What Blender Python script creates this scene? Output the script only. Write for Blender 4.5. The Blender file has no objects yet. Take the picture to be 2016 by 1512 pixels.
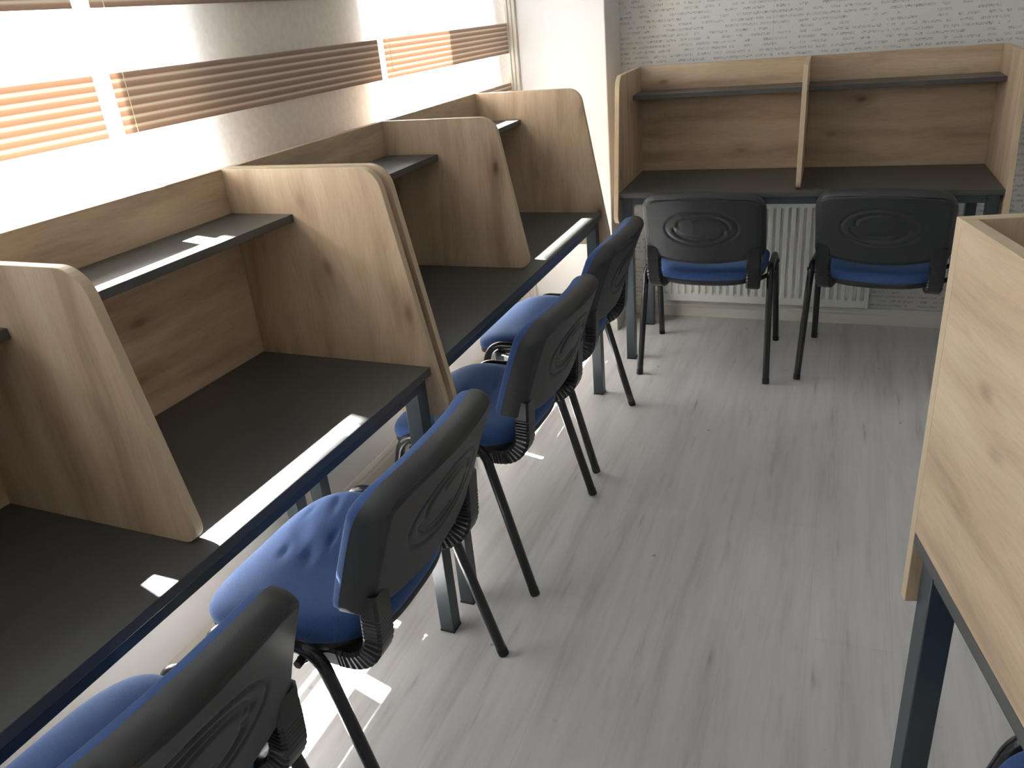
import bpy, bmesh, math, random
import numpy as np
from mathutils import Vector, Matrix
PI = math.pi
sc = bpy.context.scene
COL = sc.collection

# ------------------------------------------------------------------ camera
CAM = (1.334, -2.9416, 1.47)
YAW, PIT, ROL, FPX = -0.4068, -0.4351, -0.0937, 1574.7
F = Vector((math.sin(YAW)*math.cos(PIT), math.cos(YAW)*math.cos(PIT), math.sin(PIT)))
R_ = F.cross(Vector((0, 0, 1))).normalized()
U_ = R_.cross(F)
R2 = R_*math.cos(ROL)+U_*math.sin(ROL)
U2 = -R_*math.sin(ROL)+U_*math.cos(ROL)
cd = bpy.data.cameras.new('camera')
cd.sensor_width = 36.0
cd.lens = FPX/2016*36.0
cd.shift_x = -8.2/2016
cd.clip_start = 0.02
cam = bpy.data.objects.new('camera', cd)
COL.objects.link(cam)
cam.matrix_world = Matrix(((R2.x, U2.x, -F.x, CAM[0]), (R2.y, U2.y, -F.y, CAM[1]), (R2.z, U2.z, -F.z, CAM[2]), (0, 0, 0, 1)))
sc.camera = cam

# ------------------------------------------------------------------ light
wd = bpy.data.worlds.new('world')
sc.world = wd
wd.use_nodes = True
bg = wd.node_tree.nodes['Background']
bg.inputs[0].default_value = (0.80, 0.90, 1.0, 1)
bg.inputs[1].default_value = 6.0
SUND = Vector((1.0, -0.28, -1.40)).normalized()
sl = bpy.data.lights.new('sun', 'SUN')
sl.energy = 110.0
sl.angle = 0.0093
sl.color = (1.0, 0.985, 0.96)
so = bpy.data.objects.new('sun', sl)
COL.objects.link(so)
so.rotation_euler = SUND.to_track_quat('-Z', 'Y').to_euler()
so.location = (-4, 1, 6)
WINS = [(-0.517, 0.51), (-2.175, -1.31), (-4.10, -2.45)]       # window openings along y; last one unseen, added to bring in light
SILL, HEAD = 0.43, 2.35
for a, b in WINS:                                             # light portals guide sky sampling through each window
    al = bpy.data.lights.new('window_portal', 'AREA')
    al.shape = 'RECTANGLE'
    al.size = b-a
    al.size_y = HEAD-SILL
    al.cycles.is_portal = True
    ao = bpy.data.objects.new('window_portal', al)
    COL.objects.link(ao)
    ao.location = (-0.40, (a+b)/2, (SILL+HEAD)/2)
    ao.rotation_euler = Vector((1, 0, 0)).to_track_quat('-Z', 'Z').to_euler()
sc.view_settings.view_transform = 'Standard'
sc.view_settings.look = 'None'
sc.view_settings.gamma = 1
sc.view_settings.exposure = 1.06
try:
    sc.view_settings.use_curve_mapping = False
except Exception:
    pass
sc.cycles.use_denoising = True
sc.cycles.max_bounces = 10
sc.cycles.diffuse_bounces = 6
sc.cycles.transparent_max_bounces = 16
sc.cycles.caustics_reflective = False
sc.cycles.caustics_refractive = False
sc.cycles.sample_clamp_indirect = 8.0

# ------------------------------------------------------------------ materials
def new_mat(name):
    m = bpy.data.materials.new(name)
    m.use_nodes = True
    nt = m.node_tree
    b = nt.nodes['Principled BSDF']
    return m, nt, b

def N(nt, typ, **kw):
    n = nt.nodes.new(typ)
    for k, v in kw.items():
        if k.startswith('i_'):
            n.inputs[int(k[2:])].default_value = v
        else:
            setattr(n, k, v)
    return n

def plain(name, col, rough=0.5, metal=0.0, spec=0.5, bump=None):
    m, nt, b = new_mat(name)
    b.inputs['Base Color'].default_value = (*col, 1)
    b.inputs['Roughness'].default_value = rough
    b.inputs['Metallic'].default_value = metal
    b.inputs['Specular IOR Level'].default_value = spec
    if bump:
        tc = N(nt, 'ShaderNodeTexCoord')
        no = N(nt, 'ShaderNodeTexNoise')
        no.inputs['Scale'].default_value = bump[0]
        no.inputs['Detail'].default_value = 4
        nt.links.new(tc.outputs['Object'], no.inputs['Vector'])
        bp = N(nt, 'ShaderNodeBump')
        bp.inputs['Strength'].default_value = bump[1]
        bp.inputs['Distance'].default_value = 0.002
        nt.links.new(no.outputs[0], bp.inputs['Height'])
        nt.links.new(bp.outputs[0], b.inputs['Normal'])
    return m

def ramp(nt, stops):
    r = N(nt, 'ShaderNodeValToRGB')
    cr = r.color_ramp
    while len(cr.elements) > len(stops):
        cr.elements.remove(cr.elements[-1])
    while len(cr.elements) < len(stops):
        cr.elements.new(0.5)
    for e, (p, c) in zip(cr.elements, stops):
        e.position = p
        e.color = (*c, 1)
    return r

def wood(name, scale, face_axis):
    """light knotty oak laminate, grain along the axis with the small scale"""
    m, nt, b = new_mat(name)
    L = nt.links.new
    tc = N(nt, 'ShaderNodeTexCoord')
    oi = N(nt, 'ShaderNodeObjectInfo')
    add = N(nt, 'ShaderNodeVectorMath', operation='ADD')
    mul = N(nt, 'ShaderNodeVectorMath', operation='MULTIPLY')
    sclr = N(nt, 'ShaderNodeVectorMath', operation='SCALE')
    comb = N(nt, 'ShaderNodeCombineXYZ')
    L(oi.outputs['Random'], comb.inputs[0]); L(oi.outputs['Random'], comb.inputs[1]); L(oi.outputs['Random'], comb.inputs[2])
    L(comb.outputs[0], sclr.inputs[0]); sclr.inputs['Scale'].default_value = 9.0
    L(tc.outputs['Object'], add.inputs[0]); L(sclr.outputs[0], add.inputs[1])
    # gentle warp so that the grain meanders
    wn = N(nt, 'ShaderNodeTexNoise'); wn.inputs['Scale'].default_value = 3.0; wn.inputs['Detail'].default_value = 1
    L(add.outputs[0], wn.inputs['Vector'])
    ws = N(nt, 'ShaderNodeVectorMath', operation='SCALE'); ws.inputs['Scale'].default_value = 0.05
    L(wn.outputs['Color'], ws.inputs[0])
    a2 = N(nt, 'ShaderNodeVectorMath', operation='ADD')
    L(add.outputs[0], a2.inputs[0]); L(ws.outputs[0], a2.inputs[1])
    L(a2.outputs[0], mul.inputs[0]); mul.inputs[1].default_value = scale
    n1 = N(nt, 'ShaderNodeTexNoise'); n1.inputs['Scale'].default_value = 1.0; n1.inputs['Detail'].default_value = 3; n1.inputs['Roughness'].default_value = 0.5
    L(mul.outputs[0], n1.inputs['Vector'])
    n2 = N(nt, 'ShaderNodeTexNoise'); n2.inputs['Scale'].default_value = 11.0; n2.inputs['Detail'].default_value = 5; n2.inputs['Roughness'].default_value = 0.7
    L(mul.outputs[0], n2.inputs['Vector'])
    r1 = ramp(nt, [(0.28, (0.37, 0.265, 0.172)), (0.50, (0.52, 0.387, 0.258)), (0.74, (0.61, 0.472, 0.328))])
    L(n1.outputs[0], r1.inputs[0])
    r2 = ramp(nt, [(0.36, (0.80, 0.78, 0.76)), (0.56, (1, 1, 1))])
    L(n2.outputs[0], r2.inputs[0])
    mx = N(nt, 'ShaderNodeMix', data_type='RGBA', blend_type='MULTIPLY'); mx.inputs[0].default_value = 0.55
    L(r1.outputs[0], mx.inputs[6]); L(r2.outputs[0], mx.inputs[7])
    # knots
    km = N(nt, 'ShaderNodeVectorMath', operation='MULTIPLY'); L(a2.outputs[0], km.inputs[0])
    s0 = min(scale)
    km.inputs[1].default_value = tuple(2.6 if s == s0 else 5.6 for s in scale)
    ks = N(nt, 'ShaderNodeSeparateXYZ'); kc = N(nt, 'ShaderNodeCombineXYZ')
    L(km.outputs[0], ks.inputs[0]); L(ks.outputs[face_axis], kc.inputs[0]); L(ks.outputs[2], kc.inputs[1])
    vo = N(nt, 'ShaderNodeTexVoronoi', voronoi_dimensions='2D'); vo.inputs['Scale'].default_value = 1.0
    L(kc.outputs[0], vo.inputs['Vector'])
    rk = ramp(nt, [(0.0, (0.16, 0.12, 0.10)), (0.03, (0.34, 0.27, 0.23)), (0.075, (0.74, 0.69, 0.66)), (0.26, (1, 1, 1))])
    L(vo.outputs['Distance'], rk.inputs[0])
    mk = N(nt, 'ShaderNodeMix', data_type='RGBA', blend_type='MULTIPLY'); mk.inputs[0].default_value = 0.9
    L(mx.outputs[2], mk.inputs[6]); L(rk.outputs[0], mk.inputs[7])
    sc_ = N(nt, 'ShaderNodeSeparateColor'); L(vo.outputs['Color'], sc_.inputs[0])
    mrk = N(nt, 'ShaderNodeMapRange'); mrk.inputs[1].default_value = 0.45; mrk.inputs[2].default_value = 0.9; mrk.inputs[3].default_value = 0.12; mrk.inputs[4].default_value = 0.85
    L(sc_.outputs[0], mrk.inputs[0]); L(mrk.outputs[0], mk.inputs[0])
    L(mk.outputs[2], b.inputs['Base Color'])
    b.inputs['Roughness'].default_value = 0.48
    b.inputs['Specular IOR Level'].default_value = 0.35
    bp = N(nt, 'ShaderNodeBump'); bp.inputs['Strength'].default_value = 0.12; bp.inputs['Distance'].default_value = 0.001
    L(n2.outputs[0], bp.inputs['Height']); L(bp.outputs[0], b.inputs['Normal'])
    return m

M = {}
M['wood_v'] = wood('oak_laminate_upright', (16, 16, 1.7), 0)
M['wood_h'] = wood('oak_laminate_lengthwise', (16, 1.5, 16), 1)
M['edge'] = plain('pale_edge_banding', (0.50, 0.395, 0.26), 0.5, bump=(60, 0.2))
M['desk'] = plain('anthracite_laminate', (0.064, 0.064, 0.060), 0.36, spec=0.5, bump=(900, 0.25))
M['steel'] = plain('blue_black_powder_coat', (0.034, 0.048, 0.056), 0.32, spec=0.5)
M['plastic'] = plain('charcoal_plastic', (0.019, 0.021, 0.023), 0.42, spec=0.5, bump=(700, 0.25))
M['rib'] = plain('ribbed_black_plastic', (0.012, 0.013, 0.014), 0.3)
M['tube'] = plain('black_glossy_tube', (0.012, 0.013, 0.014), 0.25)
M['rubber'] = plain('black_rubber', (0.012, 0.012, 0.012), 0.6)
M['chrome'] = plain('worn_metal', (0.45, 0.42, 0.40), 0.3, 1.0)
M['white'] = plain('white_wall_paint', (0.80, 0.77, 0.73), 0.6, bump=(40, 0.15))
M['pier'] = plain('warm_white_paint', (0.68, 0.655, 0.63), 0.55, bump=(30, 0.12))
M['trim'] = plain('ivory_trim', (0.62, 0.58, 0.50), 0.4)
M['skirt'] = plain('white_baseboard', (0.62, 0.60, 0.55), 0.4)
M['pvc'] = plain('white_window_plastic', (0.8, 0.8, 0.8), 0.35)
M['rad'] = plain('white_radiator_enamel', (0.66, 0.67, 0.63), 0.3)
M['ceil'] = plain('white_ceiling_paint', (0.84, 0.83, 0.81), 0.7)
M['roomwall'] = plain('grey_beige_paint', (0.72, 0.69, 0.65), 0.7)
M['render_out'] = plain('exterior_render', (0.55, 0.52, 0.47), 0.8)
M['brass'] = plain('aged_pipe_paint', (0.40, 0.30, 0.20), 0.4)

def make_fabric():
    m, nt, b = new_mat('blue_fabric')
    L = nt.links.new
    tc = N(nt, 'ShaderNodeTexCoord')
    no = N(nt, 'ShaderNodeTexNoise'); no.inputs['Scale'].default_value = 420; no.inputs['Detail'].default_value = 3
    L(tc.outputs['Object'], no.inputs['Vector'])
    r = ramp(nt, [(0.3, (0.036, 0.076, 0.215)), (0.7, (0.057, 0.112, 0.285))])
    L(no.outputs[0], r.inputs[0]); L(r.outputs[0], b.inputs['Base Color'])
    b.inputs['Roughness'].default_value = 0.85
    b.inputs['Specular IOR Level'].default_value = 0.2
    b.inputs['Sheen Weight'].default_value = 0.4
    b.inputs['Sheen Roughness'].default_value = 0.4
    b.inputs['Sheen Tint'].default_value = (0.45, 0.65, 1.0, 1)
    bp = N(nt, 'ShaderNodeBump'); bp.inputs['Strength'].default_value = 0.3; bp.inputs['Distance'].default_value = 0.001
    L(no.outputs[0], bp.inputs['Height']); L(bp.outputs[0], b.inputs['Normal'])
    return m
M['fabric'] = make_fabric()

def make_floor():
    m, nt, b = new_mat('pale_grey_laminate_floor')
    L = nt.links.new
    tc = N(nt, 'ShaderNodeTexCoord')
    mp = N(nt, 'ShaderNodeMapping'); mp.inputs['Scale'].default_value = (14, 1.1, 1)
    L(tc.outputs['Object'], mp.inputs['Vector'])
    n1 = N(nt, 'ShaderNodeTexNoise'); n1.inputs['Scale'].default_value = 1.0; n1.inputs['Detail'].default_value = 6; n1.inputs['Roughness'].default_value = 0.65
    L(mp.outputs[0], n1.inputs['Vector'])
    r1 = ramp(nt, [(0.25, (0.40, 0.395, 0.39)), (0.45, (0.55, 0.545, 0.545)), (0.75, (0.66, 0.655, 0.655))])
    L(n1.outputs[0], r1.inputs[0])
    # dark streak marks
    mp2 = N(nt, 'ShaderNodeMapping'); mp2.inputs['Scale'].default_value = (34, 3.6, 1)
    L(tc.outputs['Object'], mp2.inputs['Vector'])
    n2 = N(nt, 'ShaderNodeTexNoise'); n2.inputs['Scale'].default_value = 1.0; n2.inputs['Detail'].default_value = 3
    L(mp2.outputs[0], n2.inputs['Vector'])
    r2 = ramp(nt, [(0.22, (0.42, 0.41, 0.41)), (0.32, (0.86, 0.86, 0.86)), (0.42, (1, 1, 1))])
    L(n2.outputs[0], r2.inputs[0])
    mx = N(nt, 'ShaderNodeMix', data_type='RGBA', blend_type='MULTIPLY'); mx.inputs[0].default_value = 0.8
    L(r1.outputs[0], mx.inputs[6]); L(r2.outputs[0], mx.inputs[7])
    # small dark specks
    vo = N(nt, 'ShaderNodeTexVoronoi', voronoi_dimensions='2D'); vo.inputs['Scale'].default_value = 3.1
    L(tc.outputs['Object'], vo.inputs['Vector'])
    r3 = ramp(nt, [(0.0, (0.25, 0.24, 0.22)), (0.012, (0.5, 0.5, 0.48)), (0.022, (1, 1, 1))])
    L(vo.outputs['Distance'], r3.inputs[0])
    m3 = N(nt, 'ShaderNodeMix', data_type='RGBA', blend_type='MULTIPLY'); m3.inputs[0].default_value = 0.8
    L(mx.outputs[2], m3.inputs[6]); L(r3.outputs[0], m3.inputs[7])
    sc_ = N(nt, 'ShaderNodeSeparateColor'); L(vo.outputs['Color'], sc_.inputs[0])
    mrk = N(nt, 'ShaderNodeMapRange'); mrk.inputs[1].default_value = 0.5; mrk.inputs[2].default_value = 0.8; mrk.inputs[3].default_value = 0.1; mrk.inputs[4].default_value = 0.75
    L(sc_.outputs[0], mrk.inputs[0]); L(mrk.outputs[0], m3.inputs[0])
    # plank joints
    br = N(nt, 'ShaderNodeTexBrick'); br.offset = 0.37
    br.inputs['Color1'].default_value = (1, 1, 1, 1); br.inputs['Color2'].default_value = (0.93, 0.935, 0.94, 1)
    br.inputs['Mortar'].default_value = (0.86, 0.86, 0.86, 1)
    br.inputs['Scale'].default_value = 1.0
    br.inputs['Mortar Size'].default_value = 0.0010
    br.inputs['Brick Width'].default_value = 1.29
    br.inputs['Row Height'].default_value = 0.192
    mp3 = N(nt, 'ShaderNodeMapping'); mp3.inputs['Rotation'].default_value = (0, 0, PI/2)
    L(tc.outputs['Object'], mp3.inputs['Vector']); L(mp3.outputs[0], br.inputs['Vector'])
    m4 = N(nt, 'ShaderNodeMix', data_type='RGBA', blend_type='MULTIPLY'); m4.inputs[0].default_value = 0.8
    L(m3.outputs[2], m4.inputs[6]); L(br.outputs[0], m4.inputs[7])
    L(m4.outputs[2], b.inputs['Base Color'])
    b.inputs['Roughness'].default_value = 0.33
    b.inputs['Specular IOR Level'].default_value = 0.5
    bp = N(nt, 'ShaderNodeBump'); bp.inputs['Strength'].default_value = 0.08; bp.inputs['Distance'].default_value = 0.002
    L(n1.outputs[0], bp.inputs['Height']); L(bp.outputs[0], b.inputs['Normal'])
    return m
M['floor'] = make_floor()

def make_paper():
    """grey wallpaper covered in rows of tiny illegible script"""
    m, nt, b = new_mat('script_wallpaper')
    L = nt.links.new
    def math_(op, a=None, b_=None, v=None):
        n = N(nt, 'ShaderNodeMath', operation=op)
        if a is not None: L(a, n.inputs[0])
        if b_ is not None: L(b_, n.inputs[1])
        if v is not None: n.inputs[1].default_value = v
        return n.outputs[0]
    tc = N(nt, 'ShaderNodeTexCoord')
    sp = N(nt, 'ShaderNodeSeparateXYZ'); L(tc.outputs['Object'], sp.inputs[0])
    ROW = 0.021
    zr = math_('DIVIDE', sp.outputs[2], v=ROW)
    row = math_('FLOOR', zr)
    fr = math_('FRACT', zr)
    c5 = math_('ABSOLUTE', math_('SUBTRACT', fr, v=0.5))
    inrow = math_('LESS_THAN', c5, v=0.24)
    # letters
    lx = math_('MULTIPLY', sp.outputs[0], v=400)
    ly = math_('MULTIPLY', fr, v=4.2)
    cb = N(nt, 'ShaderNodeCombineXYZ'); L(lx, cb.inputs[0]); L(ly, cb.inputs[1]); L(row, cb.inputs[2])
    nl = N(nt, 'ShaderNodeTexNoise'); nl.inputs['Scale'].default_value = 1.0; nl.inputs['Detail'].default_value = 1
    L(cb.outputs[0], nl.inputs['Vector'])
    let = math_('GREATER_THAN', nl.outputs[0], v=0.52)
    # words
    wx = math_('MULTIPLY', sp.outputs[0], v=24)
    wr = math_('MULTIPLY', row, v=7.31)
    cw = N(nt, 'ShaderNodeCombineXYZ'); L(wx, cw.inputs[0]); L(wr, cw.inputs[1])
    nw = N(nt, 'ShaderNodeTexNoise'); nw.inputs['Scale'].default_value = 1.0; nw.inputs['Detail'].default_value = 2
    L(cw.outputs[0], nw.inputs['Vector'])
    wrd = math_('GREATER_THAN', nw.outputs[0], v=0.47)
    # some letters heavier than others
    hx = math_('MULTIPLY', sp.outputs[0], v=60)
    ch = N(nt, 'ShaderNodeCombineXYZ'); L(hx, ch.inputs[0]); L(wr, ch.inputs[1]); ch.inputs[2].default_value = 5
    nh = N(nt, 'ShaderNodeTexNoise'); nh.inputs['Scale'].default_value = 1.0
    L(ch.outputs[0], nh.inputs['Vector'])
    mr = N(nt, 'ShaderNodeMapRange'); mr.inputs[1].default_value = 0.35; mr.inputs[2].default_value = 0.68; mr.inputs[3].default_value = 0.30; mr.inputs[4].default_value = 1.0
    L(nh.outputs[0], mr.inputs[0])
    ink = math_('MULTIPLY', math_('MULTIPLY', math_('MULTIPLY', let, wrd), inrow), mr.outputs[0])
    seam = math_('LESS_THAN', math_('ABSOLUTE', math_('SUBTRACT', math_('FRACT', math_('DIVIDE', math_('ADD', sp.outputs[0], v=-0.48), v=1.06)), v=0.5)), v=0.0012)
    ink2 = math_('MAXIMUM', ink, math_('MULTIPLY', seam, v=0.25))
    mx = N(nt, 'ShaderNodeMix', data_type='RGBA')
    L(ink2, mx.inputs[0])
    mx.inputs[6].default_value = (0.60, 0.595, 0.56, 1)
    mx.inputs[7].default_value = (0.13, 0.12, 0.115, 1)
    L(mx.outputs[2], b.inputs['Base Color'])
    b.inputs['Roughness'].default_value = 0.7
    return m
M['paper'] = make_paper()

def make_sheer():
    m, nt, b = new_mat('sheer_blind_fabric')
    nt.nodes.remove(b)
    L = nt.links.new
    out = nt.nodes['Material Output']
    tc = N(nt, 'ShaderNodeTexCoord')
    no = N(nt, 'ShaderNodeTexNoise'); no.inputs['Scale'].default_value = 55; no.inputs['Detail'].default_value = 4
    L(tc.outputs['Object'], no.inputs['Vector'])
    rr = N(nt, 'ShaderNodeMapRange'); rr.inputs[1].default_value = 0.3; rr.inputs[2].default_value = 0.7; rr.inputs[3].default_value = 0.54; rr.inputs[4].default_value = 0.62
    L(no.outputs[0], rr.inputs[0])
    tr = N(nt, 'ShaderNodeBsdfTransparent')
    tl = N(nt, 'ShaderNodeBsdfTranslucent'); tl.inputs[0].default_value = (0.86, 0.83, 0.77, 1)
    df = N(nt, 'ShaderNodeBsdfDiffuse'); df.inputs[0].default_value = (0.86, 0.82, 0.77, 1)
    m1 = N(nt, 'ShaderNodeMixShader'); m1.inputs[0].default_value = 0.5
    L(tl.outputs[0], m1.inputs[1]); L(df.outputs[0], m1.inputs[2])
    m2 = N(nt, 'ShaderNodeMixShader')
    L(rr.outputs[0], m2.inputs[0]); L(tr.outputs[0], m2.inputs[1]); L(m1.outputs[0], m2.inputs[2])
    L(m2.outputs[0], out.inputs[0])
    return m
M['sheer'] = make_sheer()

def make_band():
    m, nt, b = new_mat('striped_tan_blind_band')
    nt.nodes.remove(b)
    L = nt.links.new
    out = nt.nodes['Material Output']
    tc = N(nt, 'ShaderNodeTexCoord')
    sp = N(nt, 'ShaderNodeSeparateXYZ'); L(tc.outputs['Object'], sp.inputs[0])
    dv = N(nt, 'ShaderNodeMath', operation='DIVIDE'); L(sp.outputs[2], dv.inputs[0]); dv.inputs[1].default_value = 0.122/6.6
    fr = N(nt, 'ShaderNodeMath', operation='FRACT'); L(dv.outputs[0], fr.inputs[0])
    r = ramp(nt, [(0.0, (0.27, 0.20, 0.165)), (0.50, (0.36, 0.28, 0.23)), (0.72, (0.66, 0.60, 0.50)), (0.84, (0.66, 0.60, 0.50)), (1.0, (0.27, 0.20, 0.165))])
    L(fr.outputs[0], r.inputs[0])
    r2 = ramp(nt, [(0.0, (0.46, 0.22, 0.12)), (0.50, (0.58, 0.33, 0.19)), (0.70, (0.90, 0.74, 0.52)), (0.84, (0.90, 0.74, 0.52)), (1.0, (0.46, 0.22, 0.12))])
    L(fr.outputs[0], r2.inputs[0])
    tl = N(nt, 'ShaderNodeBsdfTranslucent'); L(r2.outputs[0], tl.inputs[0])
    df = N(nt, 'ShaderNodeBsdfDiffuse'); L(r.outputs[0], df.inputs[0])
    m1 = N(nt, 'ShaderNodeMixShader'); m1.inputs[0].default_value = 0.95
    L(tl.outputs[0], m1.inputs[1]); L(df.outputs[0], m1.inputs[2])
    L(m1.outputs[0], out.inputs[0])
    return m
M['band'] = make_band()

def make_glass():
    m, nt, b = new_mat('window_glass')
    nt.nodes.remove(b)
    L = nt.links.new
    out = nt.nodes['Material Output']
    tr = N(nt, 'ShaderNodeBsdfTransparent'); tr.inputs[0].default_value = (0.95, 0.95, 0.955, 1)
    gl = N(nt, 'ShaderNodeBsdfGlossy'); gl.inputs['Roughness'].default_value = 0.02
    ms = N(nt, 'ShaderNodeMixShader'); ms.inputs[0].default_value = 0.05
    L(tr.outputs[0], ms.inputs[1]); L(gl.outputs[0], ms.inputs[2])
    L(ms.outputs[0], out.inputs[0])
    return m
M['glass'] = make_glass()

# ------------------------------------------------------------------ mesh helpers
def mesh_obj(name, verts, faces, mats, parent=None, smooth=False, fm=None, bevel=0, seg=2, autosm=None, loc=None, rotz=0):
    me = bpy.data.meshes.new(name)
    me.from_pydata([tuple(v) for v in verts], [], faces)
    for mm in (mats if isinstance(mats, (list, tuple)) else [mats]):
        me.materials.append(mm)
    if fm:
        for p, i in zip(me.polygons, fm):
            p.material_index = i
    bm = bmesh.new(); bm.from_mesh(me)
    bmesh.ops.recalc_face_normals(bm, faces=bm.faces)
    bm.to_mesh(me); bm.free()
    if smooth:
        for p in me.polygons: p.use_smooth = True
    o = bpy.data.objects.new(name, me)
    COL.objects.link(o)
    if parent: o.parent = parent
    if loc: o.location = loc
    if rotz: o.rotation_euler = (0, 0, rotz)
    if bevel:
        bv = o.modifiers.new('bevel', 'BEVEL'); bv.width = bevel; bv.segments = seg; bv.limit_method = 'ANGLE'; bv.angle_limit = 0.6
    if autosm is not None:
        for p in me.polygons: p.use_smooth = True
        me.set_sharp_from_angle(angle=autosm)
    return o

def box_vf(x0, x1, y0, y1, z0, z1):
    v = [(x0, y0, z0), (x1, y0, z0), (x1, y1, z0), (x0, y1, z0), (x0, y0, z1), (x1, y0, z1), (x1, y1, z1), (x0, y1, z1)]
    f = [(0, 3, 2, 1), (4, 5, 6, 7), (0, 1, 5, 4), (1, 2, 6, 5), (2, 3, 7, 6), (3, 0, 4, 7)]
    return v, f

def boxes(name, lst, mats, parent=None, bevel=0, **kw):
    V, Fc = [], []
    for b in lst:
        v, f = box_vf(*b)
        n = len(V)
        V += v
        Fc += [tuple(i+n for i in q) for q in f]
    return mesh_obj(name, V, Fc, mats, parent, bevel=bevel, **kw)

def prism_y(name, poly, y0, y1, mats, parent=None, bevel=0):
    """poly in (x,z), extruded in y; caps use slot 0, edges slot 1"""
    n = len(poly)
    V = [(x, y0, z) for x, z in poly]+[(x, y1, z) for x, z in poly]
    Fc = [tuple(range(n)), tuple(range(2*n-1, n-1, -1))]
    fm = [0, 0]
    for i in range(n):
        j = (i+1) % n
        Fc.append((i, j, n+j, n+i)); fm.append(1)
    return mesh_obj(name, V, Fc, mats, parent, fm=fm, bevel=bevel, seg=1)

def round_poly(pts):
    """pts: (x,z,r); returns polygon with filleted corners"""
    out = []
    n = len(pts)
    for i, (x, z, r) in enumerate(pts):
        if r <= 0:
            out.append((x, z)); continue
        p = Vector((x, z)); a = Vector(pts[i-1][:2]); b = Vector(pts[(i+1) % n][:2])
        da = (a-p).normalized(); db = (b-p).normalized()
        ang = da.angle(db)
        d = r/math.tan(ang/2)
        c = p+(da+db).normalized()*(r/math.sin(ang/2))
        s = p+da*d-c; e = p+db*d-c
        a0 = math.atan2(s.y, s.x); a1 = math.atan2(e.y, e.x)
        dd = (a1-a0+PI) % (2*PI)-PI
        for k in range(9):
            t = a0+dd*k/8
            out.append((c.x+r*math.cos(t), c.y+r*math.sin(t)))
    return out

def tube_vf(path, ra, rb=None, n=12, up=(1, 0, 0), closed_ends=True, scales=None):
    """sweep an ellipse (ra along 'up', rb across) along path"""
    rb = rb or ra
    P = [Vector(p) for p in path]
    V, Fc = [], []
    for i, p in enumerate(P):
        t = (P[min(i+1, len(P)-1)]-P[max(i-1, 0)]).normalized()
        u = Vector(up); u = (u-t*u.dot(t)).normalized()
        w = t.cross(u)
        s = scales[i] if scales else 1
        for k in range(n):
            a = 2*PI*k/n
            V.append(p+(u*math.cos(a)*ra+w*math.sin(a)*rb)*s)
    for i in range(len(P)-1):
        for k in range(n):
            Fc.append((i*n+k, i*n+(k+1) % n, (i+1)*n+(k+1) % n, (i+1)*n+k))
    if closed_ends:
        Fc.append(tuple(range(n)))
        Fc.append(tuple(range(len(V)-1, len(V)-1-n, -1)))
    return V, Fc

def tube(name, path, ra, mat, parent=None, rb=None, n=12, up=(1, 0, 0), scales=None):
    v, f = tube_vf(path, ra, rb, n, up, scales=scales)
    return mesh_obj(name, v, f, mat, parent, autosm=0.7)

def fillet_path(pts, r, seg=8):
    P = [Vector(p) for p in pts]
    out = [P[0]]
    for i in range(1, len(P)-1):
        a = (P[i-1]-P[i]).normalized(); b = (P[i+1]-P[i]).normalized()
        ang = a.angle(b)
        d = r/math.tan(ang/2)
        c = P[i]+(a+b).normalized()*(r/math.sin(ang/2))
        s = P[i]+a*d-c; e = P[i]+b*d-c
        w = s.angle(e)
        for k in range(seg+1):
            t = k/seg
            out.append(c+(s*math.sin((1-t)*w)+e*math.sin(t*w))/math.sin(w))
    out.append(P[-1])
    return out

def empty(name, loc, rotz=0, label=None, cat=None, group=None):
    o = bpy.data.objects.new(name, None)
    COL.objects.link(o)
    o.location = loc; o.rotation_euler = (0, 0, rotz)
    o.empty_display_size = 0.1
    tag(o, label, cat, group)
    return o

def tag(o, label=None, cat=None, group=None):
    if label: o['label'] = label
    if cat: o['category'] = cat
    if group: o['group'] = group
    return o

def struct(o):
    o['kind'] = 'structure'
    return o

def dup(root, loc, rotz, label):
    m = {}
    def rec(o, par):
        c = o.copy(); COL.objects.link(c)
        if par: c.parent = par
        for ch in [k for k in ALL if k.parent == o]:
            rec(ch, c)
        return c
    ALL = list(COL.objects)
    r = rec(root, None)
    r.location = loc; r.rotation_euler = (0, 0, rotz)
    r['label'] = label
    return r

# ------------------------------------------------------------------ room
XW = -0.13           # inner face of the window wall
YB = 0.905           # inner face of the wallpapered wall
XR, YN, ZC = 3.35, -4.6, 2.65
XO = -0.38           # outer face of the window wall
PX, PY = 0.347, 0.655  # corner of the pier

struct(boxes('floor', [(XO, XR+.1, YN-.1, YB+.1, -0.08, 0.0)], M['floor']))
struct(boxes('ceiling', [(XO, XR+.1, YN-.1, YB+.1, ZC, ZC+.1)], M['ceil']))
segs = []
ys = [YN-.1]
for a, b in sorted(WINS):
    ys += [a, b]
ys.append(YB+.1)
for i in range(0, len(ys), 2):
    segs.append((XO, XW, ys[i], ys[i+1], 0, ZC))
for a, b in WINS:
    segs.append((XO, XW, a, b, 0, SILL))
    segs.append((XO, XW, a, b, HEAD, ZC))
struct(boxes('wall_left', segs, M['white']))
struct(boxes('wall_back', [(XW, XR, YB, YB+.1, 0, ZC)], M['paper']))
struct(boxes('wall_right', [(XR, XR+.1, YN, YB+.1, 0, ZC)], M['roomwall']))
struct(boxes('wall_front', [(XW, XR, YN-.1, YN, 0, ZC)], M['roomwall']))
struct(boxes('wall_pier', [(XW, PX, PY, YB, 0, ZC)], M['pier'], bevel=.004))
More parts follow.
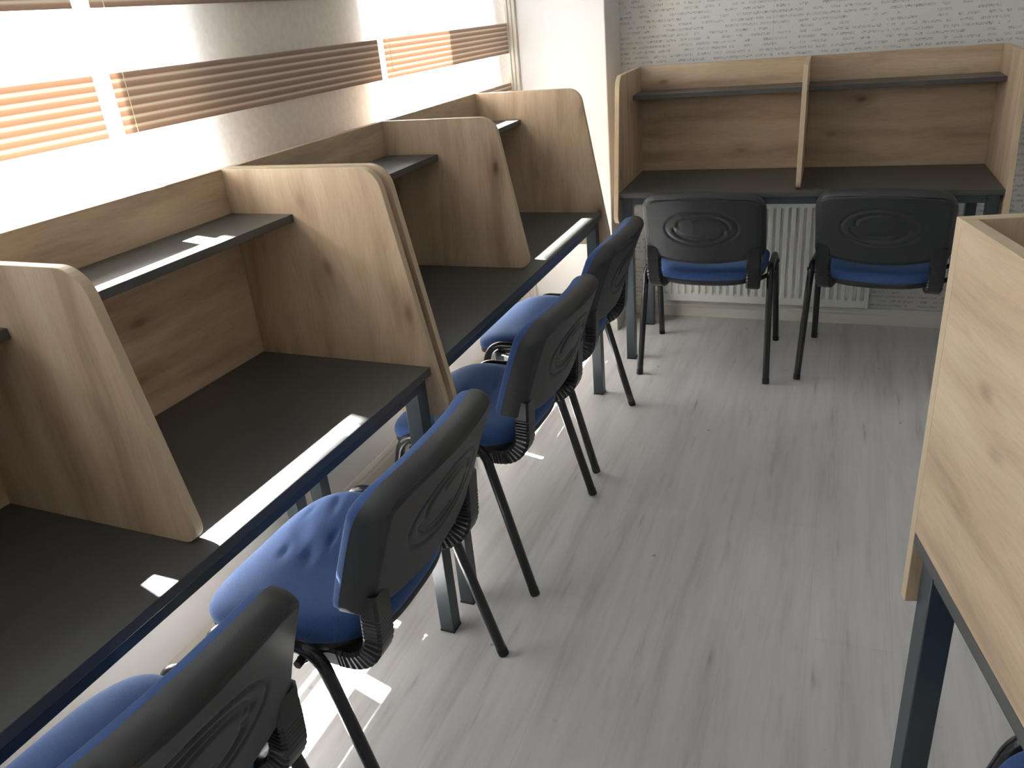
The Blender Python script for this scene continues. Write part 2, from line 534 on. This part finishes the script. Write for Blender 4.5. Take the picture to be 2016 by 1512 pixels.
# baseboards with a stepped profile
def skirting(name, p0, p1, h=0.075, t=0.014):
    d = (Vector(p1)-Vector(p0)); L_ = d.length; d.normalize()
    nrm = Vector((-d.y, d.x))
    prof = [(0, 0), (t, 0), (t, h*.62), (t*.72, h*.70), (t*.72, h*.84), (t*.35, h), (0, h)]
    V = []
    for q in (p0, p1):
        for a, z in prof:
            V.append((q[0]+nrm.x*a, q[1]+nrm.y*a, z))
    n = len(prof)
    Fc = [tuple(range(n)), tuple(range(2*n-1, n-1, -1))]+[(i, (i+1) % n, n+(i+1) % n, n+i) for i in range(n)]
    return struct(mesh_obj(name, V, Fc, M['skirt']))
skirting('baseboard_back', (XR, YB), (PX, YB))
skirting('baseboard_left', (XW, PY), (XW, YN))
skirting('baseboard_pier_face', (PX+.014, PY), (XW, PY), t=.016)
skirting('baseboard_pier_side', (PX, YB), (PX, PY-.014), t=.016)
skirting('baseboard_right', (XR, YN), (XR, YB))
# ribbed ivory casing in the corner between window wall and pier
struct(boxes('trim_1', [(XW, -.052, PY-.018, PY, 0, ZC), (XW, -.066, PY-.026, PY-.018, 0, ZC), (XW, -.080, PY-.034, PY-.026, 0, ZC)], M['trim'], bevel=.003))

# windows
for i, (a, b) in enumerate(WINS):
    fw = 0.06
    x0, x1 = -0.23, -0.16
    fr = boxes('window_%d' % (i+1), [(x0, x1, a, a+fw, SILL, HEAD), (x0, x1, b-fw, b, SILL, HEAD),
               (x0, x1, a+fw, b-fw, SILL, SILL+fw), (x0, x1, a+fw, b-fw, HEAD-fw, HEAD),
               (x0, x1, a+fw, b-fw, .885, .955)], M['pvc'], bevel=.004)  # mid-height bar: unseen transom added to cut the low sun
    struct(fr)
    boxes('glass_pane', [(-.198, -.194, a+fw, b-fw, SILL+fw, HEAD-fw)], M['glass'], fr)
    struct(boxes('trim_%d' % (i+2), [(XO-.04, x0, a, b, SILL-.01, SILL+.012)], M['pvc']))   # outer sill

# outside: unseen slab and AC-shaped boxes, added to block part of the sun
o = boxes('sun_blocker_slab', [(-1.10, XO, -1.95, 2.0, 2.95, 3.10), (-2.30, XO, -5.0, -1.95, 2.95, 3.10)], M['render_out'])
struct(o)
blocker = empty('sun_blocker_unit', (-0.62, -0.98, 1.90), 0, 'unseen sun blocker shaped like a white AC unit, outside between the windows', 'sun blocker')
boxes('casing', [(-.17, .17, -.405, .405, .03, .60)], M['pvc'], blocker, bevel=.012)
boxes('blocker_bracket', [(-.15, .24, -.30, -.27, 0, .03)], M['steel'], blocker)
boxes('blocker_bracket', [(-.15, .24, .27, .30, 0, .03)], M['steel'], blocker)
v, f = [], []
for k in range(7):
    rr = .04+.028*k
    path = [(-.176, .10+rr*math.cos(t*2*PI/24), .31+rr*math.sin(t*2*PI/24)) for t in range(25)]
    a_, b_ = tube_vf(path, .002, n=4, closed_ends=False)
    n_ = len(v); v += a_; f += [tuple(i+n_ for i in q) for q in b_]
mesh_obj('blocker_grille', v, f, M['steel'], blocker)

blocker2 = dup(blocker, (-0.62, 0.635, 1.80), 0, 'unseen sun blocker shaped like a white AC unit, outside the window beside the pier')  # second unseen blocker, added to stop sun beside the pier
# ------------------------------------------------------------------ blinds
XBL = -0.092
P = 0.2445
BZ = [1.424-0.122+P*k for k in range(-3, 5)]      # bottoms of the opaque bands
def blind(y0, y1, label, zb=0.42, chain=True):
    r = empty('roller_blind', (XBL, (y0+y1)/2, 0), 0, label, 'blind', 'zebra roller blinds along the window wall')
    w = (y1-y0)/2
    top = 2.50
    ny, V, Fc = 40, [], []
    nz = 24
    for j in range(nz+1):
        for i in range(ny+1):
            y = -w+2*w*i/ny
            z = zb+(top-zb)*j/nz
            V.append((0.0012*math.sin(y*9+z*2)+0.0006*math.sin(y*31+1), y, z))
    for j in range(nz):
        for i in range(ny):
            a = j*(ny+1)+i
            Fc.append((a, a+1, a+ny+2, a+ny+1))
    mesh_obj('sheer_fabric', V, Fc, M['sheer'], r, smooth=True)
    for z0 in BZ:
        z1 = z0+.122
        V, Fc = [], []
        for j in range(3):
            for i in range(ny+1):
                y = -w+2*w*i/ny
                V.append((0.004+0.0012*math.sin(y*9+z0*2), y, z0+(z1-z0)*j/2))
        for j in range(2):
            for i in range(ny):
                a = j*(ny+1)+i
                Fc.append((a, a+1, a+ny+2, a+ny+1))
        mesh_obj('opaque_band', [(x, y, z-z0) for x, y, z in V], Fc, M['band'], r, smooth=True, loc=(0, 0, z0))
    tube('bottom_bar', [(0.002, -w, zb), (0.002, w, zb)], .009, M['trim'], r, up=(0, 0, 1))
    boxes('cassette', [(-.03, .045, -w-.004, w+.004, top-.01, top+.07)], M['trim'], r, bevel=.01)
    if chain:
        tube('pull_cord', [(.008, -w+.03, .6), (.008, -w+.032, 1.4), (.008, -w+.03, top)], .0008, M['trim'], r, n=6)
    return r
blind(-.466, .624, 'striped tan roller blind hanging beside the white pier, farthest from the camera')
blind(-1.60, -.503, 'middle striped roller blind, darkened by the wall between the windows')
blind(-2.72, -1.645, 'sunlit orange-striped roller blind at the left edge of the photo', chain=False)
blind(-3.85, -2.76, 'unseen striped roller blind over the added window nearest the camera, out of view to the left', chain=False)  # out-of-view blind for the window added for light

# ------------------------------------------------------------------ study carrels
D, H, HB, DT, DB, DM, DT2, W, HS, DS, T = .494, 1.200, .6245, .427, .527, .4654, .3846, 1.433, 1.0995, .193, .018
LE, LW = .0112, .040
TD = .020
def make_carrel(label):
    r = empty('study_carrel', (0, 0, 0), 0, label, 'study desk')
    w = W/2
    boxes('desktop', [(0, D, -w+T, w-T, .75-TD, .75)], M['desk'], r, bevel=.0015)
    V, Fc = box_vf(0, T, -w+T, w-T, .75, H)
    mesh_obj('back_panel', V, Fc, [M['wood_h'], M['edge']], r, fm=[1, 1, 0, 0, 0, 0], bevel=.0008, seg=1)
    side = round_poly([(0, HB, 0), (DB, HB, .035), (DT, H, .055), (0, H, 0)])
    for s in (1, -1):
        prism_y('side_panel', side, s*w, s*(w-T), [M['wood_v'], M['edge']], r, bevel=.0008)
    div = round_poly([(T, .75, 0), (DM, .75, .03), (DT2, H, .055), (T, H, 0)])
    prism_y('divider', div, -T/2, T/2, [M['wood_v'], M['edge']], r, bevel=.0008)
    boxes('shelf', [(T, DS, T/2, w-T, HS-T, HS)], M['desk'], r, bevel=.001)
    boxes('shelf', [(T, DS, -w+T, -T/2, HS-T, HS)], M['desk'], r, bevel=.001)
    zt = .75-TD
    for sx in (0, 1):
        for sy in (1, -1):
            xa = D-LE-LW if sx else .012
            ya = sy*(w-T-LE-LW/2)
            lg = boxes('leg', [(xa, xa+LW, ya-LW/2, ya+LW/2, .004, zt)], M['steel'], r, bevel=.002)
            boxes('foot_cap', [(xa-.0005, xa+LW+.0005, ya-LW/2-.0005, ya+LW/2+.0005, 0, .006)], M['rubber'], lg)
    yi = w-T-LE-LW
    for xa in (.012, D-LE-LW):
        boxes('rail', [(xa+.002, xa+LW-.002, -yi, yi, zt-.03, zt)], M['steel'], r, bevel=.002)
    for sy in (1, -1):
        ya = sy*(w-T-LE-LW/2)
        boxes('rail', [(.012+LW, D-LE-LW, ya-.015, ya+.015, zt-.03, zt)], M['steel'], r, bevel=.002)
    return r
far = make_carrel('oak two-seat study desk by the window wall next to the white pier')
far.location = (0, -W/2, 0)
y1 = -W-.0047
r1, x1 = .0287, -.0025
c, s = math.cos(r1), math.sin(r1)
near = dup(far, (x1-W/2*s, y1-W/2*c, 0), -r1, 'nearest oak study desk on the left, sunlit strip along its front edge')
tb = .0213
c, s = math.cos(tb), math.sin(tb)
backd = dup(far, (.4504+W/2*c, .7934+W/2*s, 0), math.atan2(-c, s), 'oak two-seat study desk facing forward against the script wallpaper, radiator beneath')
rb = .2495
c, s = math.cos(rb), math.sin(rb)
RC = (1.4661+W/2*s, -1.8594-W/2*c)
right = dup(far, (RC[0], RC[1], 0), rb, 'oak study desk at the right edge, seen from its plain back')

# ------------------------------------------------------------------ chairs
def seg_dist(px, pz, poly):
    d = np.full(px.shape, 1e9)
    for (ax, az), (bx, bz) in zip(poly[:-1], poly[1:]):
        vx, vz = bx-ax, bz-az
        L2 = vx*vx+vz*vz
        t = np.clip(((px-ax)*vx+(pz-az)*vz)/L2, 0, 1)
        d = np.minimum(d, np.hypot(px-ax-t*vx, pz-az-t*vz))
    return d

def seat_outline(t, grow=0.0):
    c_, s_ = math.cos(t), math.sin(t)
    e = 3.4
    rad = (abs(c_)**e+abs(s_)**e)**(-1/e)
    x = (.228+grow)*c_*rad; y = (.208+grow)*s_*rad
    x *= 1+.05*(y/.208)
    return x, y+.012
def seat_sag(x, y):
    f = max(0, (y-.06)/.16)
    return -.030*f*f-.010*(1-(x/.23)**2)*math.exp(-((y+.05)/.13)**2)+.008*(abs(x)/.23)**2
nt_ = 128
zbase, thick = .418, .050
def make_seat(parent, dents, depth=.0065):
    """domed fabric cushion, with optional creases"""
    rings = [(0.0, 1.0)]+[(.04*k, 1) for k in range(1, 15)]+[(.60, .999), (.64, .997), (.68, .994), (.72, .99), (.76, .983), (.80, .97), (.84, .95), (.88, .92), (.91, .885), (.94, .84), (.97, .75), (.99, .62), (1.0, .45), (1.0, .25), (.992, .08), (.975, 0.0)]
    V, Fc = [], []
    for (sc_, h) in rings[1:]:
        for k in range(nt_):
            x, y = seat_outline(2*PI*k/nt_)
            x *= sc_; y = .012+(y-.012)*sc_
            z = zbase+thick*h+seat_sag(x, y)
            for dx, dy, l, wd_, an in dents:
                ca, sa = math.cos(an), math.sin(an)
                p_ = (x-dx)*ca+(y-dy)*sa; q_ = -(x-dx)*sa+(y-dy)*ca
                z -= depth*math.exp(-(p_/l)**2-(q_/wd_)**2)*(sc_ < .97)
            V.append((x, y, z))
    V.append((0, .012, zbase+thick+seat_sag(0, .012)))
    nr = len(rings)-1
    for q in range(nr-1):
        for k in range(nt_):
            Fc.append((q*nt_+k, q*nt_+(k+1) % nt_, (q+1)*nt_+(k+1) % nt_, (q+1)*nt_+k))
    for k in range(nt_):
        Fc.append((len(V)-1, (k+1) % nt_, k))
    Fc.append(tuple((nr-1)*nt_+k for k in range(nt_)))
    return mesh_obj('seat_cushion', V, Fc, M['fabric'], parent, autosm=1.0)

def make_chair(label):
    """faces +y, origin on the floor between its feet"""
    r = empty('office_chair', (0, 0, 0), 0, label, 'chair', 'blue and black stacking chairs')
    # ---- backrest shell (black plastic) -------------------------------
    hw = .235
    zt, zb = .800, .500
    def top(x):
        a = abs(x)
        base = zt-.020*(a/hw)**2
        rr = .062
        if a > hw-rr:
            base -= rr-math.sqrt(max(0, rr*rr-(a-(hw-rr))**2))
        return base
    def bot(x):
        a = abs(x)
        base = zb+.034*(a/hw)**2
        rr = .018
        if a > hw-rr:
            base += rr-math.sqrt(max(0, rr*rr-(a-(hw-rr))**2))
        return base
    def plane_y(x, z):                         # centre surface: reclined, hollowed towards the sitter
        t = (z-.50)/.30
        return -.196-.085*t-.020*t*t+.030*(x/hw)**2
    nx, nz = 116, 78
    xs = [hw*(math.sin(PI/2*(2*i/nx-1))*.35+(2*i/nx-1)*.65) for i in range(nx+1)]
    X = np.zeros((nx+1, nz+1)); Z = np.zeros((nx+1, nz+1))
    for i, x in enumerate(xs):
        a, b = bot(x), top(x)
        for j in range(nz+1):
            u = j/nz
            X[i, j] = x; Z[i, j] = a+(b-a)*u
    tp = np.array([top(x) for x in xs])[:, None]; bt = np.array([bot(x) for x in xs])[:, None]
    de = np.minimum(np.minimum(hw-np.abs(X), tp-Z), Z-bt+.012)
    de = np.clip(de, 0, None)
    bev = np.clip(de/.019, 0, 1)
    lift = .034*bev**.6+.012
    lift = lift+.0035*(de > .021)*np.clip((de-.021)/.004, 0, 1)-.0030*np.exp(-((de-.0215)/.0022)**2)
    cz = .655
    th = np.linspace(0, 2*PI, 60)
    ell = [(.138*math.cos(t), cz+.072*math.sin(t)) for t in th]
    g = .0042*np.exp(-(seg_dist(X, Z, ell)/.0042)**2)
    def inner(sgn):
        pts = []
        for t in np.linspace(PI*1.02, PI*1.72, 16):
            pts.append((sgn*.105*math.cos(t), cz+sgn*.052*math.sin(t)))
        lx, lz = pts[-1]
        pts += [(lx+sgn*.018, lz+sgn*.014), (lx+sgn*.020, lz+sgn*.030)]
        return pts
    for sg in (1, -1):
        g += .0055*np.exp(-(seg_dist(X, Z, inner(sg))/.0055)**2)
        arc = [(sg*(.02+.07*math.cos(t)), cz+sg*(.006+.030*math.sin(t))) for t in np.linspace(.2, 2.2, 12)]
        g += .0040*np.exp(-(seg_dist(X, Z, arc)/.0045)**2)
    lift = lift-g*np.clip(de/.03, 0, 1)
    V, Fc = [], []
    for i in range(nx+1):
        for j in range(nz+1):
            V.append((X[i, j], plane_y(X[i, j], Z[i, j])-lift[i, j], Z[i, j]))
    for i in range(nx):
        for j in range(nz):
            a = i*(nz+1)+j
            Fc.append((a, a+1, a+nz+2, a+nz+1))
    # rim and front closing wall
    ring = [(i, 0) for i in range(nx+1)]+[(nx, j) for j in range(1, nz+1)]+[(i, nz) for i in range(nx-1, -1, -1)]+[(0, j) for j in range(nz-1, 0, -1)]
    base = len(V)
    for k, (i, j) in enumerate(ring):
        V.append((X[i, j], plane_y(X[i, j], Z[i, j])+.004, Z[i, j]))
    n = len(ring)
    for k in range(n):
        i, j = ring[k]; i2, j2 = ring[(k+1) % n]
        Fc.append((i*(nz+1)+j, i2*(nz+1)+j2, base+(k+1) % n, base+k))
    shell = mesh_obj('back_shell', V, Fc, M['plastic'], r, autosm=.9)
    # ---- backrest pad (blue fabric), a cushion in front of the shell --
    V, Fc = [], []
    mx, mz = 40, 26
    for i in range(mx+1):
        x = (hw-.003)*(math.sin(PI/2*(2*i/mx-1))*.5+(2*i/mx-1)*.5)
        a, b = bot(x)+.003, top(x)-.003
        for j in range(mz+1):
            u = 2*j/mz-1
            u = (math.sin(PI/2*u)*.5+u*.5+1)/2
            z = a+(b-a)*u
            e = min(hw-.003-abs(x), z-a, b-z)
            q = min(1, e/.030)
            V.append((x, plane_y(x, z)+.004+.030*math.sqrt(max(0, 1-(1-q)**2)), z))
    for i in range(mx):
        for j in range(mz):
            a = i*(mz+1)+j
            Fc.append((a, a+1, a+mz+2, a+mz+1))
    # back face of the pad
    n0 = len(V)
    ring = [(i, 0) for i in range(mx+1)]+[(mx, j) for j in range(1, mz+1)]+[(i, mz) for i in range(mx-1, -1, -1)]+[(0, j) for j in range(mz-1, 0, -1)]
    for (i, j) in ring:
        v_ = V[i*(mz+1)+j]
        V.append((v_[0], v_[1]-.002, v_[2]))
    for k in range(len(ring)):
        i, j = ring[k]; i2, j2 = ring[(k+1) % len(ring)]
        Fc.append((i*(mz+1)+j, i2*(mz+1)+j2, n0+(k+1) % len(ring), n0+k))
    mesh_obj('back_pad', V, Fc, M['fabric'], r, smooth=True)
    # ---- seat ---------------------------------------------------------
    make_seat(r, [])
    V, Fc = [], []
    prof = [(.0, .982), (-.006, .992), (-.016, .985), (-.024, .93), (-.027, .75)]
    for dz, sc_ in prof:
        for k in range(nt_):
            x, y = seat_outline(2*PI*k/nt_)
            x *= sc_; y = .012+(y-.012)*sc_
            V.append((x, y, zbase+.002+dz+seat_sag(x, y)))
    for q in range(len(prof)-1):
        for k in range(nt_):
            Fc.append((q*nt_+k, q*nt_+(k+1) % nt_, (q+1)*nt_+(k+1) % nt_, (q+1)*nt_+k))
    Fc.append(tuple(range(nt_))); Fc.append(tuple((len(prof)-1)*nt_+k for k in range(nt_)))
    mesh_obj('seat_shell', V, Fc, M['plastic'], r, autosm=.7)
    # ---- ribbed brackets joining back and seat -------------------------
    FR = 1
    for s_ in (1, -1):
        path = fillet_path([(s_*.196, -.228, .575), (s_*.196, -.218, .405), (s_*.180, -.090, .388)], .085, 26)
        # densify
        pp = []
        for a, b in zip(path[:-1], path[1:]):
            m_ = max(1, int((b-a).length/.0028))
            for k in range(m_): pp.append(a.lerp(b, k/m_))
        pp.append(path[-1])
        V, Fc = [], []
        n_ = len(pp)
        for i, p_ in enumerate(pp):
            t = (pp[min(i+1, n_-1)]-pp[max(i-1, 0)]).normalized()
            u = Vector((1, 0, 0)); u = (u-t*u.dot(t)).normalized(); w_ = t.cross(u)
            f_ = i/(n_-1)
            mid = .22 < f_ < .82
            a_, b_ = (.0275 if (i % 3) else .0235) if mid else .026, .0200
            bs_ = b_*.985 if (mid and i % 3 == 0) else b_
            if f_ > .9:
                b_ *= 1-(f_-.9)*3; bs_ *= 1-(f_-.9)*3
            for (ca, cb_) in ((-1, -.7), (-.8, -1), (.8, -1), (1, -.7), (1, .7), (.8, 1), (-.8, 1), (-1, .7)):
                V.append(p_+u*ca*a_+w_*cb_*(b_ if cb_*FR < 0 else bs_))
        for i in range(n_-1):
            for k in range(8):
                Fc.append((i*8+k, i*8+(k+1) % 8, (i+1)*8+(k+1) % 8, (i+1)*8+k))
        Fc.append(tuple(range(8))); Fc.append(tuple(range(n_*8-1, n_*8-9, -1)))
        mesh_obj('ribbed_bracket', V, Fc, M['rib'], r)
    # ---- frame --------------------------------------------------------
    zr = .450
    for s_ in (1, -1):
        full = fillet_path([(s_*.262, .238, 0), (s_*.250, .122, zr), (s_*.250, -.120, zr), (s_*.262, -.238, 0)], .062, 10)
        # split the one bent tube: straight legs and the curved rail
        lf = full[:2]; rail = full[1:-1]; lr = full[-2:][::-1]
        for l_ in (lf, lr):
            a, b = l_[0], l_[1]
            lg = tube('leg', [a+(b-a).normalized()*.004, b], .0132, M['tube'], r, rb=.0132, up=(1, 0, 0))
            v, f_ = tube_vf([a, a+(b-a).normalized()*.022], .0139, .0139, 12, (1, 0, 0))
            v = [Vector((q.x, q.y, max(q.z, 0.0))) for q in v]
            mesh_obj('foot_cap', v, f_, M['rubber'], lg, autosm=.7)
        tube('side_rail', rail, .0132, M['tube'], r, rb=.0132, up=(1, 0, 0))
    for yy in (.085, -.085):
        cb = tube('crossbar', [(-.258, yy, zr-.042+.018), (-.20, yy, zr-.058), (.20, yy, zr-.058), (.258, yy, zr-.042+.018)], .009, M['tube'], r, up=(0, 0, 1))
        for s_ in (1, -1):
            a_, b_ = tube_vf([(s_*.256, yy, zr-.026), (s_*.270, yy, zr-.026)], .0085, n=10, up=(0, 0, 1))
            mesh_obj('bolt_cap', a_, b_, M['rubber'], cb, autosm=.7)
    return r

LEFTROT = PI/2     # facing -x
ch = make_chair('second blue chair from the bottom left, its whole dented seat in view')
ch.location = (.394, -1.815, 0); ch.rotation_euler = (0, 0, LEFTROT)
dup(ch, (.357, -2.435, 0), LEFTROT-.09, 'blue and black chair nearest the camera, cut off by the bottom-left edge')
chc = dup(ch, (.402, -1.048, 0), LEFTROT-.03, 'blue chair at the near half of the far left desk, third along the row')
dup(ch, (.384, -.395, 0), LEFTROT, 'blue chair beside the white pier, farthest of the row along the window wall')
dup(ch, (.845, .400, 0), 0, 'chair facing the wallpapered wall, left of the pair, in front of the radiator')
dup(ch, (1.508, .438, 0), -.10, 'chair facing the wallpapered wall, right of the pair, partly behind the right-hand desk')
u_, v_ = .28, .35
dup(ch, (1.4661+u_*c+v_*s, -1.8594+u_*s-v_*c, 0), PI/2+rb, 'chair mostly hidden under the right-hand desk, only blue seat showing at bottom right')

def recrease(chair, dents, depth):
    old = [k for k in COL.objects if k.parent == chair and k.name.startswith('seat_cushion')][0]
    new = make_seat(chair, dents, depth)
    old.data = new.data
    bpy.data.objects.remove(new)
recrease(ch, [(-.023, .112, .026, .008, .35), (-.023, .051, .036, .012, .45), (.046, .034, .022, .007, .2), (.165, .100, .034, .008, .3), (.130, .150, .024, .007, .15), (.05, .12, .05, .02, .6)], .0048)
recrease(chc, [(.02, .06, .045, .010, .1), (-.02, .02, .050, .012, .15), (.07, -.02, .03, .009, .3)], .0042)

# ------------------------------------------------------------------ radiator
rx0, rx1, rz0, rz1, ry = .532, 1.488, .098, .60, .838
ra = empty('radiator', ((rx0+rx1)/2, .868, 0), 0, 'white ribbed panel radiator under the desk on the wallpapered wall', 'radiator')
hwid = (rx1-rx0)/2
nr = 28
V, Fc = [], []
prof = []
x = -hwid+.012
step = (2*hwid-.024)/nr
for k in range(nr):
    for fx, fy in ((0, 0), (.30, 0), (.42, .010), (.72, .010), (.84, 0)):
        prof.append((x+step*(k+fx), fy))
prof.append((hwid-.012, 0))
yf = ry-.868
zs = [(rz0, .002, 0), (rz0+.035, 0, 0), (rz0+.045, 0, 1), (rz1-.045, 0, 1), (rz1-.035, 0, 0), (rz1, .002, 0)]
for z, dy, m_ in zs:
    for px_, fy in prof:
        V.append((px_, yf+dy+fy*m_, z))
m_ = len(prof)
for j in range(len(zs)-1):
    for i in range(m_-1):
        a = j*m_+i
        Fc.append((a, a+1, a+m_+1, a+m_))
n0 = len(V)
V += [(-hwid, yf, rz0), (-hwid, yf, rz1), (-hwid, yf+.02, rz0), (-hwid, yf+.02, rz1), (hwid, yf, rz0), (hwid, yf, rz1), (hwid, yf+.02, rz0), (hwid, yf+.02, rz1)]
for j in range(len(zs)-1):
    pass
Fc += [(n0, n0+1, n0+3, n0+2), (n0+4, n0+5, n0+7, n0+6), (n0+2, n0+3, n0+7, n0+6)]
mesh_obj('front_panel', V, Fc, M['rad'], ra)
boxes('side_cover', [(-hwid-.001, -hwid+.013, yf-.0015, yf+.055, rz0, rz1), (hwid-.013, hwid+.001, yf-.0015, yf+.055, rz0, rz1)], M['rad'], ra, bevel=.002)
boxes('rear_panel', [(-hwid+.013, hwid-.013, yf+.040, yf+.050, rz0+.01, rz1-.01)], M['rad'], ra)
boxes('top_grille', [(-hwid+.013+.02*k, -hwid+.013+.02*k+.012, yf+.002, yf+.048, rz1-.004, rz1) for k in range(46)], M['rad'], ra)
tube('valve', [(-hwid-.062, yf+.02, .150), (-hwid-.03, yf+.02, .150), (-hwid-.001, yf+.02, .150)], .011, M['trim'], ra, up=(0, 0, 1))
tube('valve_knob', [(-hwid-.048, yf-.018, .150), (-hwid-.048, yf+.012, .150)], .017, M['trim'], ra, up=(0, 0, 1), n=16)
tube('pipe', [(-hwid-.048, yf+.02, .002), (-hwid-.048, yf+.02, .14)], .008, M['brass'], ra)
